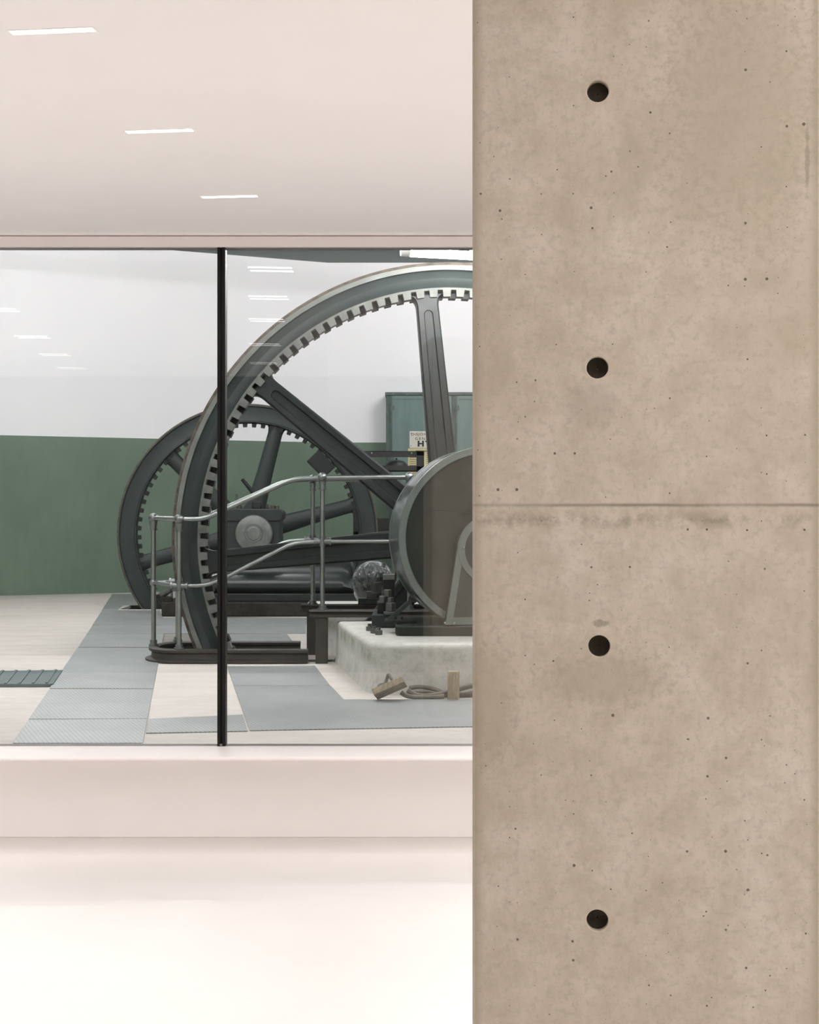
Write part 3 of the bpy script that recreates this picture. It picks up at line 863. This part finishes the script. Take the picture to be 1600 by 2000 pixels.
# ------------------------------------------------------------------ pipe handrail round the wheel
rt = empty('handrail', (X(300, 9.7), 9.7, HF))
tag(rt, 'polished steel pipe handrail with ball fittings round the big wheel', 'handrail')
org = rt.location
Lc = lambda p: Vector(p) - Vector(org)
PR = .0165
NY, FYr, FDX = 9.42, 9.985, -.105
def near(px, py): return P(px, py, NY)
def far(px, py):
    p = P(px, py, NY); return Vector((p.x + FDX, FYr, p.z))
endX, endY = X(300, 9.66), 9.66
endT = Vector((endX, endY, Z(1012, 9.66))); endL = Vector((endX, endY, Z(1138, 9.66)))
top = [(350, 1014), (399, 1014), (440, 995), (572, 936), (630, 933), (800, 932)]
low = [(350, 1144), (401, 1144), (440, 1128), (572, 1061), (630, 1057.5), (800, 1057.5)]
for fn, nm in ((near, 'n'), (far, 'f')):
    for lst, e, r_ in ((top, endT, PR), (low, endL, PR * .82)):
        pts = [e] + [fn(*q) for q in lst]
        MB().tube([Lc(p) for p in smooth_path(pts, .07)], r_).build('top_rail' if lst is top else 'lower_rail', M['steel'], rt, angle=60)
    for px, base in ((350, HF + .0972), (630, HF + .362), (800, HF + .362)):
        ty = 1014 if px == 350 else 932
        lyy = 1144 if px == 350 else 1057.5
        p = fn(px, ty); q = fn(px, lyy)
        MB().tube([Lc((p.x, p.y, base)), Lc(p)], PR).build('post', M['steel'], rt, angle=60)
        mb = MB().ball(Lc(p), .034).cyl(Lc((p.x, p.y, p.z - .028)), Lc((p.x, p.y, p.z - .055)), .026, 18, .021).cyl(Lc((p.x, p.y, p.z - .055)), Lc((p.x, p.y, p.z - .085)), .021, 18).cyl(Lc((p.x, p.y, p.z - .078)), Lc((p.x, p.y, p.z - .085)), .026, 18)
        mb.build('ball_fitting', M['ball'], rt, angle=50)
        mb = MB().cyl(Lc((q.x, q.y, q.z - .035)), Lc((q.x, q.y, q.z + .035)), .023, 18).cyl(Lc((q.x - .055, q.y, q.z)), Lc((q.x + .055, q.y, q.z)), .020, 18)
        for s in (-1, 1): mb.cyl(Lc((q.x + s * .046, q.y, q.z)), Lc((q.x + s * .058, q.y, q.z)), .026, 18)
        mb.build('tee_fitting', M['ball'], rt, angle=50)
        mb = MB().cyl(Lc((p.x, p.y, base)), Lc((p.x, p.y, base + .03)), .026, 18).cyl(Lc((p.x, p.y, base)), Lc((p.x, p.y, base + .012)), .034, 18)
        mb.build('post_foot', M['ball'], rt, angle=50)
p = endT
base = HF + .0972
MB().tube([Lc((p.x, p.y, base)), Lc(p)], PR * 1.05).build('post', M['steel'], rt, angle=60)
MB().ball(Lc(p), .035).cyl(Lc((p.x, p.y, p.z - .02)), Lc((p.x, p.y, p.z - .075)), .031, 18, .022).cyl(Lc((p.x, p.y, p.z - .085)), Lc((p.x, p.y, p.z - .075)), .027, 18).build('ball_fitting', M['ball'], rt, angle=50)
MB().ball(Lc(endL), .028).build('tee_fitting', M['ball'], rt)
MB().cyl(Lc((p.x, p.y, base - .02)), Lc((p.x, p.y, base + .012)), .034, 18).cyl(Lc((p.x, p.y, base)), Lc((p.x, p.y, base + .04)), .025, 18).build('post_foot', M['ball'], rt)

# ------------------------------------------------------------------ concrete plinth (two blocks either side of the wheel slot)
PZ = HF + .288
def plinth_x(Y): return X(724, 7.80) + (Y - 7.80) * (X(656, 9.49) - X(724, 7.80)) / (9.49 - 7.80)
def rounded_poly(pts, rads, n=7):
    out = []
    m = len(pts)
    for i in range(m):
        a, b, c_ = Vector(pts[i - 1]), Vector(pts[i]), Vector(pts[(i + 1) % m])
        r_ = rads[i]
        if r_ <= 0: out.append(b); continue
        p0_ = b + (a - b).normalized() * r_; p1_ = b + (c_ - b).normalized() * r_
        for k in range(n + 1):
            t_ = k / n
            out.append(p0_ * (1 - t_) ** 2 + b * 2 * t_ * (1 - t_) + p1_ * t_ * t_)
    return out
def plinth(y0, y1, x1, label, r0=0, grp='concrete machine plinths either side of the wheel slot'):
    base = rounded_poly([(plinth_x(y0), y0), (x1, y0), (x1, y1), (plinth_x(y1), y1)], [r0, 0, 0, .02])
    cen = sum(base, Vector((0, 0))) / len(base)
    ins = lambda k: [Vector((p.x + (k if p.x < cen.x else -k), p.y + (k if p.y < cen.y else -k))) for p in base]
    rings = []
    for k, z in ((-.012, 0), (0, .06), (.0, PZ - HF - .03), (.006, PZ - HF - .012), (.02, PZ - HF - .002), (.035, PZ - HF)):
        rings.append([Vector((p.x, p.y, HF + z)) for p in ins(k)])
    o = MB().loft(rings).build('machine_plinth', M['plinth'], None, angle=60)
    tag(o, label, 'plinth', grp)
plinth(7.78, 9.47, 2.2, 'stained pale concrete plinth carrying the round guard', .20)
plinth(9.95, 11.55, 2.2, 'concrete plinth behind the raised beams, mostly hidden')

# ------------------------------------------------------------------ round drum guard and its bed plate
GY = 8.38
gc = P(958, 1052, GY)
GR = 180 / F * GY
bz_ = Z(1222, 8.24)
bed = rounded_poly([(X(772, 8.30), 8.25), (1.25, 8.25), (1.25, 9.02), (X(772, 8.30), 9.02)], [.07, 0, 0, .05])
o = MB().prism([(p.x, p.y, PZ) for p in bed], (0, 0, bz_ - PZ)).build('bed_plate', M['guard_panel'], None, bevel=.012, seg=3)
tag(o, 'thick dark bed plate on the plinth under the round guard', 'plate')
root = empty('drum_guard', (gc.x, gc.y, bz_), R(7.5))
tag(root, 'round grey-green sheet metal guard, half hidden by the concrete pillar', 'guard')
gz = gc.z - bz_
# keep the drum's lower cap above the bed plate
def cut_low(mb, z=.002):
    g = bmesh.ops.bisect_plane(mb.bm, geom=mb.bm.verts[:] + mb.bm.edges[:] + mb.bm.faces[:], plane_co=(0, 0, z), plane_no=(0, 0, -1), clear_outer=True)
    bmesh.ops.holes_fill(mb.bm, edges=[e for e in mb.bm.edges if e.is_boundary], sides=0)
    return mb
T = Matrix.Translation((0, 0, gz))
cut_low(MB().lathe([(.93 * GR, .006), (GR * .996, .004), (GR, .012), (GR, .49), (GR * .985, .495), (.93 * GR, .50)], 160, m=T)).build('shell', M['guard_shell'], root, angle=25)
cut_low(MB().lathe([(.925 * GR, -.006), (.932 * GR, -.010), (1.0 * GR, -.010), (1.004 * GR, -.004), (1.004 * GR, .016), (.998 * GR, .02), (.925 * GR, .004)], 160, m=T)).build('front_ring', M['guard_rim'], root, angle=25)
cut_low(MB().lathe([(1.003 * GR, .478), (1.006 * GR, .482), (1.006 * GR, .498), (1.0 * GR, .505), (.96 * GR, .505), (.96 * GR, .478)], 160, m=T)).build('back_ring', M['guard_rim'], root, angle=25)
cut_low(MB().lathe([(.002, .008), (.93 * GR, .008), (.93 * GR, .03), (.002, .03)], 128, m=T)).build('front_panel', M['guard_panel'], root)
# tapered cover in front of the drum, framed in flat strip
gp = lambda px, py: Vector(((px - 958) / F * (GY - .1), -.10, Z(py, GY - .1) - bz_))
capc = gp(956, 1074)
def cover(wid, arc_r, zfoot):
    pts = [Vector((capc.x - wid, -.10, zfoot)), ]
    for k in range(25):
        a = R(172 - 164 * k / 24)
        pts.append(Vector((capc.x + arc_r * math.cos(a), -.10, capc.z + arc_r * math.sin(a))))
    pts.append(Vector((capc.x + wid, -.10, zfoot)))
    return pts
outer = cover(.285, .212, .004); inner = cover(.236, .172, .048)
MB().prism([p + Vector((0, .006, 0)) for p in cover(.28, .208, .004)], (0, .09, 0)).build('cover_panel', M['cover_panel'], root, angle=20)
MB().ringprism(outer, inner, (0, .012, 0)).build('cover_frame', M['guard_rim'], root, angle=20, bevel=.001)
T2 = Matrix.Translation((capc.x, 0, capc.z))
MB().lathe([(.168, -.104), (.206, -.104), (.208, -.098), (.168, -.098)], 64, m=T2).build('window_ring', M['guard_rim'], root)
MB().lathe([(.002, -.099), (.168, -.099), (.168, -.094), (.002, -.094)], 64, m=T2).build('window_screen', M['frame_black'], root)
for px, py in ((899, 1069), (1013, 1069), (862, 1216), (880, 1217)):
    p = gp(px, py); MB().ball(p + Vector((0, -.006, 0)), .009, 1, .6, 1, 12).build('rivet', M['steel'], root)

# foot bracket with two ribs, bolted at the guard's left
by = 8.46
bk = empty('foot_bracket', (X(775, by), by, bz_))
tag(bk, 'dark two-ribbed foot bracket bolted beside the round guard', 'bracket')
bq = lambda px: X(px, by) - X(775, by)
MB().box(bq(752), bq(812), -.05, .10, 0, .022).build('foot', M['paint_dark'], bk, bevel=.004)
for y in (-.04, .05):
    MB().prism([(bq(756), y, .022), (bq(766), y, .022), (bq(808), y, .132), (bq(803), y, .152)], (0, .012, 0)).build('rib', M['paint'], bk, bevel=.002)
MB().prism([(bq(797), -.05, .146), (bq(812), -.05, .122), (bq(814), -.05, .132), (bq(799), -.05, .158)], (0, .13, 0)).build('cap_plate', M['paint'], bk, bevel=.002)
for px in (770, 782):
    MB().hexnut((bq(px), .012, .022), .016, .014).build('bolt', M['nut'], bk)

# bearing block with its stacked nuts, left of the guard
ky = 8.86
kb = empty('bearing_block', (X(745, ky), ky, PZ))
tag(kb, 'oily bearing block with stacked square nuts left of the guard', 'bearing')
kq = lambda px: X(px, ky) - X(745, ky)
kz = lambda py: Z(py, ky) - PZ
MB().box(kq(726), kq(772), -.02, .22, -.0, kz(1200)).build('base_block', M['paint'], kb, bevel=.008)
MB().box(kq(736), kq(768), .06, .24, kz(1200), kz(1177)).build('riser', M['paint_dark'], kb, bevel=.006)
MB().box(kq(748), kq(771), .10, .18, kz(1177), kz(1124)).build('pillar_block', M['paint_dark'], kb, bevel=.004)
MB().box(kq(747.5), kq(771), .095, .18, kz(1134), kz(1123)).build('cap', M['disc'], kb, bevel=.003)
for px, z0, r_, h in ((763, 1200, .046, .018), (763, 1194, .036, .055), (763, 1176, .022, .03)):
    MB().hexnut((kq(px), .0, kz(z0)), r_, h, 6 if r_ < .04 else 24).build('nut', M['nut'], kb, bevel=.003)
for px, z0, dy in ((748, 1178, .02), (757, 1166, .03)):
    MB().hexnut((kq(px), dy, kz(z0)), .026, .045).build('nut', M['nut'], kb, bevel=.003)
# plate with studs on the far raised beam
sy = 9.985
sb = empty('stud_plate', (X(720, sy), sy, HF + .366))
tag(sb, 'small stud plate on the far raised beam by the wrapped bulb', 'plate')
sq_ = lambda px: X(px, sy) - X(720, sy)
sz = lambda py: Z(py, sy) - HF - .366
MB().box(sq_(700), sq_(748), -.05, .06, 0, sz(1168)).build('plate', M['paint'], sb, bevel=.004)
for px, y0, w_ in ((721, 1155, 5), (730, 1158, 6), (733, 1137, 4), (741, 1137, 4.5)):
    MB().box(sq_(px - w_), sq_(px + w_), -.02 if y0 > 1150 else .01, .03, sz(1168), sz(y0)).build('stud', M['nut'], sb, bevel=.004)
# loose nuts on the plinth corner
for i, (px, py, lab) in enumerate(((722, 1232, 'oily hex nut lying on the plinth, leftmost of the three'), (731, 1237, 'oily hex nut on the plinth, middle of the three'), (740, 1240, 'oily hex nut on the plinth, right one closest to bed plate'))):
    p = FL(px, py, PZ)
    o = empty('hex_nut', p, .3 * i)
    tag(o, lab, 'nut', 'loose nuts on the plinth corner')
    MB().hexnut((0, 0, 0), .024, .028).build('nut_body', M['nut'], o, bevel=.003)
    MB().cyl((0, 0, .028), (0, 0, .045), .012, 12).build('stud', M['nut'], o)

# plastic-wrapped bulb
wc = P(729, 1136, 10.45)
mb = MB().ball((0, 0, wc.z - PZ), .15, 1.06, 1, 1.06, 40)
for v_ in mb.bm.verts:
    a = math.atan2(v_.co.y, v_.co.x)
    k = 1 + .025 * math.sin(9 * a + 5 * v_.co.z * 8) * (1 if v_.co.z > .1 else .4)
    v_.co.x *= k; v_.co.y *= k
    if v_.co.z < wc.z - PZ: v_.co.z = (wc.z - PZ) * (1 - (wc.z - PZ - v_.co.z) / .162)
root = empty('wrapped_motor', (wc.x, wc.y, PZ))
tag(root, 'round motor wrapped in crinkled clear plastic behind the railing', 'motor')
mb.build('plastic_wrap', M['wrap'], root, angle=80)
MB().cyl((.08, -.06, wc.z - PZ + .10), (.08, -.06, wc.z - PZ + .145), .016, 14).build('stud', M['steel'], root)

# ------------------------------------------------------------------ cables and timber in front of the plinth
cy = 7.62
def cable(pts, r_, label):
    o = MB().tube(spline([P(px, py, Y) for px, py, Y in pts]), r_, 12)
    lo = min(v_.co.z for v_ in o.bm.verts)
    for v_ in o.bm.verts: v_.co.z += HF + .001 - lo
    o = o.build('cable', M['cable'], None, angle=70)
    tag(o, label, 'cable', 'thick cables lying along the plinth')
cable([(800, 1336, 7.70), (820, 1334, 7.71), (845, 1338, 7.71), (870, 1346, 7.70), (905, 1349, 7.69), (940, 1342, 7.70)], .013, 'grey-brown cable, uppermost strand along the plinth foot')
cable([(797, 1349, 7.655), (825, 1346, 7.67), (860, 1351, 7.68), (895, 1353, 7.675), (945, 1350, 7.67)], .012, 'grey-brown cable, middle strand between timber block and plank')
cable([(796, 1345, 7.60), (808, 1353, 7.60), (825, 1357, 7.61), (850, 1355, 7.63), (880, 1348, 7.645), (915, 1338, 7.65), (950, 1330, 7.66)], .0145, 'thick grey-brown cable crossing upward behind the upright timber')
cable([(783, 1352, 7.56), (795, 1359, 7.56), (820, 1362, 7.57), (845, 1362, 7.575), (868, 1360, 7.575)], .0125, 'grey-brown cable, lowest strand next to the tread plate')
cable([(735, 1361, 7.70), (738, 1350, 7.70), (741, 1340, 7.70), (752, 1336, 7.72), (756, 1326, 7.73), (759, 1319, 7.73), (765, 1327, 7.70), (772, 1336, 7.68)], .009, 'short bent cable end sticking up behind the plank')
pb = FL(740, 1360, HF)
a, b = P(732, 1354, 7.55), P(790, 1330, 7.52)
mid = (a + b) / 2; d = (b - a); L = d.length
ang = math.atan2(d.z, d.x)
m_ = Matrix.Rotation(-ang, 4, 'Y')
mb = MB().box(-L / 2, L / 2, -.05, .06, -.018, .018, m_ @ Matrix.Rotation(R(-24), 4, 'X'))
lo = min(v_.co.z for v_ in mb.bm.verts)
o = mb.build('timber_plank', M['wood'], None, bevel=.003, loc=(mid.x, mid.y - .02, HF - lo + .001))
tag(o, 'short tilted wooden plank leaning on the cables at plinth corner', 'plank')
a = FL(886, 1367, HF)
o = MB().box(-.030, .030, -.028, .028, 0, .158).build('timber_block', M['wood'], None, bevel=.003, loc=(a.x, a.y - .0, HF), rotz=R(-8))
tag(o, 'upright wooden block standing in front of the cables', 'block')

# ------------------------------------------------------------------ switch cabinet on the far wall, sign and notice
KY = 18.35
k0, k1 = X(754, KY), X(1040, KY)
ktop = Z(766, KY)
root = empty('switch_cabinet', (k0, KY, HF))
tag(root, 'tall chipped green steel switch cabinet against the far wall', 'cabinet')
Wd = k1 - k0; Ht = ktop - HF
kx = lambda px: X(px, KY) - k0
MB().box(0, Wd, .02, .44, 0, Ht - .04).build('body', M['cabinet_edge'], root, bevel=.004)
MB().box(-.012, Wd + .012, -.01, .45, Ht - .04, Ht).build('top_trim', M['cabinet_edge'], root, bevel=.003)
for n_, (a, b) in enumerate(((kx(763), kx(882)), (kx(890), kx(1012)))):
    dr = MB().box(a, b, 0, .02, .08, Ht - .045).build('door', M['cabinet'], root, bevel=.003)
    mb = MB()
    zt = Ht - .10
    mb.box(a + .04, b - .04, -.004, 0, zt, zt + .010)
    mb.box(a + .0, a + .022, -.006, 0, .1, Ht - .05)
    mb.build('door_moulding', M['cabinet_edge'], dr)
    for zz_ in (Ht - .24, Ht - .9, .5):
        MB().box(a - .03, a + .05, -.012, .0, zz_, zz_ + .065).cyl((a - .004, -.012, zz_ - .03), (a - .004, -.012, zz_ + .09), .011, 10).build('hinge', M['cabinet_edge'], dr)
    for q in range(9):
        MB().ball((b - .018, -.002, .3 + q * .27), .006, 1, .6, 1, 8).build('rivet', M['nut'], dr)
mb = MB().box(kx(886) + .004, kx(892) + .01, -.03, 0, 1.55, 1.72).box(kx(889), kx(897), -.035, -.01, 1.60, 1.64)
mb.build('door_latch', M['cabinet_edge'], root, bevel=.003)
for px, py in ((768, 769), (796, 771)):
    MB().ball((kx(px), -.013, Z(py, KY) - HF), .008, 1, .6, 1, 10).build('rivet', M['steel'], root)

def text(body, width, height, loc, parent, off=0.0, sp=1.0):
    """one line of raised lettering as a mesh of the given width and height, centred on loc"""
    cu = bpy.data.curves.new('lettering', 'FONT'); cu.body = body; cu.size = 1.0; cu.extrude = .01; cu.offset = off; cu.space_character = sp
    tmp = bpy.data.objects.new('tmp', cu)
    me = bpy.data.meshes.new_from_object(tmp); bpy.data.objects.remove(tmp); me.materials.clear()
    xs_ = [v_.co.x for v_ in me.vertices]; ys_ = [v_.co.y for v_ in me.vertices]
    ax_, bx_, ay_, by_ = min(xs_), max(xs_), min(ys_), max(ys_)
    for v_ in me.vertices:
        v_.co = ((v_.co.x - (ax_ + bx_) / 2) / (bx_ - ax_) * width, -v_.co.z * .1, (v_.co.y - (ay_ + by_) / 2) / (by_ - ay_) * height)
    me.materials.append(M['ink'])
    o = bpy.data.objects.new('lettering', me); COL.objects.link(o); o.parent = parent; o.location = loc
    return o
SY = KY - .012
s0, s1 = X(800, SY), X(866, SY)
zt, zb = Z(842, SY), Z(875, SY)
root = empty('sign', ((s0 + s1) / 2, SY, zb))
tag(root, 'cream lettered warning sign on the cabinet door behind the upright spoke', 'sign')
W2 = (s1 - s0) / 2
MB().box(-W2, W2, 0, .008, 0, zt - zb).build('plate', M['cream'], root, bevel=.002)
h = zt - zb
ppm = SY / F
text('DISJONCTEUR', 60 * ppm, 6.4 * ppm, (.5 * ppm, -.001, h - 7.0 * ppm), root, off=.012, sp=1.25)
text('GENERAL', 44 * ppm, 5.4 * ppm, (0, -.001, h - 14.8 * ppm), root, off=.008, sp=1.35)
text('HT', 27 * ppm, 11.5 * ppm, (-3.6 * ppm, -.001, h - 24.5 * ppm), root, off=.055, sp=1.3)
for sx_ in (-1, 1):
    for z in (.03, h - .03):
        MB().ball((sx_ * (W2 - .02), -.001, z), .007, 1, .5, 1, 10).build('screw', M['nut'], root)
n0, n1 = X(797, SY), X(862, SY)
nb, nt = Z(945, SY), Z(875.5, SY)
root = empty('notice', ((n0 + n1) / 2, SY + .004, nb))
tag(root, 'yellowed printed notice pasted on the cabinet under the sign', 'notice')
MB().box((n0 - n1) / 2, (n1 - n0) / 2, 0, .004, 0, nt - nb).build('sheet', M['paper'], root)
mb = MB()
hh = nt - nb
for i in range(15):
    z = hh - .075 - i * .026
    if z < .02: break
    for cx0, cx1 in ((-.2, -.02), (.02, .2)):
        e = random.uniform(0, .04)
        mb.box(cx0, cx1 - e, -.0008, .0005, z, z + .009)
mb.box(-.12, .12, -.0008, .0005, hh - .05, hh - .028)
mb.build('print_lines', M['print'], root)

# ------------------------------------------------------------------ black angle-iron stand with a domed motor
AY = 16.2
root = empty('angle_iron_stand', (X(770, AY), AY, HF))
tag(root, 'black angle-iron stand in front of the switch cabinet', 'stand')
ax = lambda px: X(px, AY) - X(770, AY)
az = lambda py: Z(py, AY) - HF
def bar(mb, x0, x1, y0, y1, z0, z1): mb.box(x0, x1, y0, y1, z0, z1)
for dy in (0, .5):
    MB().box(ax(690), ax(829), dy, dy + .012, az(889.5), az(881)).box(ax(690), ax(829), dy, dy + .05, az(882), az(881)).build('top_bar', M['frame_black'], root)
    MB().box(ax(700), ax(830), dy, dy + .012, az(919), az(911)).build('lower_bar', M['frame_black'], root)
    for a, b in ((814, 828.5), (690, 703)):
        MB().box(ax(a), ax(b), dy, dy + .012, 0, az(881)).box(ax(b) - .012, ax(b), dy, dy + .05, 0, az(881)).build('leg', M['frame_black'], root)
    MB().box(ax(690), ax(829), dy, dy + .012, az(1046), az(1038)).build('lower_bar', M['frame_black'], root)
for a in (690, 824):
    MB().box(ax(a), ax(a + 5), .012, .5, az(919), az(911)).build('side_bar', M['frame_black'], root)
for px, py in ((726, 885), (804, 885)):
    MB().ball((ax(px), -.002, az(py)), .010, 1, .5, 1, 10).build('bolt', M['steel'], root)
MB().box(ax(700), ax(828), .02, .5, az(911.5), az(909.5)).build('shelf', M['frame_black'], root)
MB().box(ax(735), ax(760), .05, .3, az(1038), az(1012)).build('terminal_box', M['frame_black'], root, bevel=.006)
MB().box(ax(700), ax(828), .02, .5, az(1039.5), az(1037.5)).build('shelf', M['frame_black'], root)
root = empty('domed_motor', (X(774, AY), AY + .25, Z(909.5, AY)))
tag(root, 'black domed motor sitting on the angle-iron stand', 'motor')
MB().lathe([(.001, .078), (.05, .074), (.095, .058), (.125, .030), (.135, .0), (.001, .0)], 40, 'Z').build('dome', M['frame_black'], root, angle=50)
MB().cyl((0, 0, .076), (0, 0, .10), .012, 12).build('cap', M['frame_black'], root)
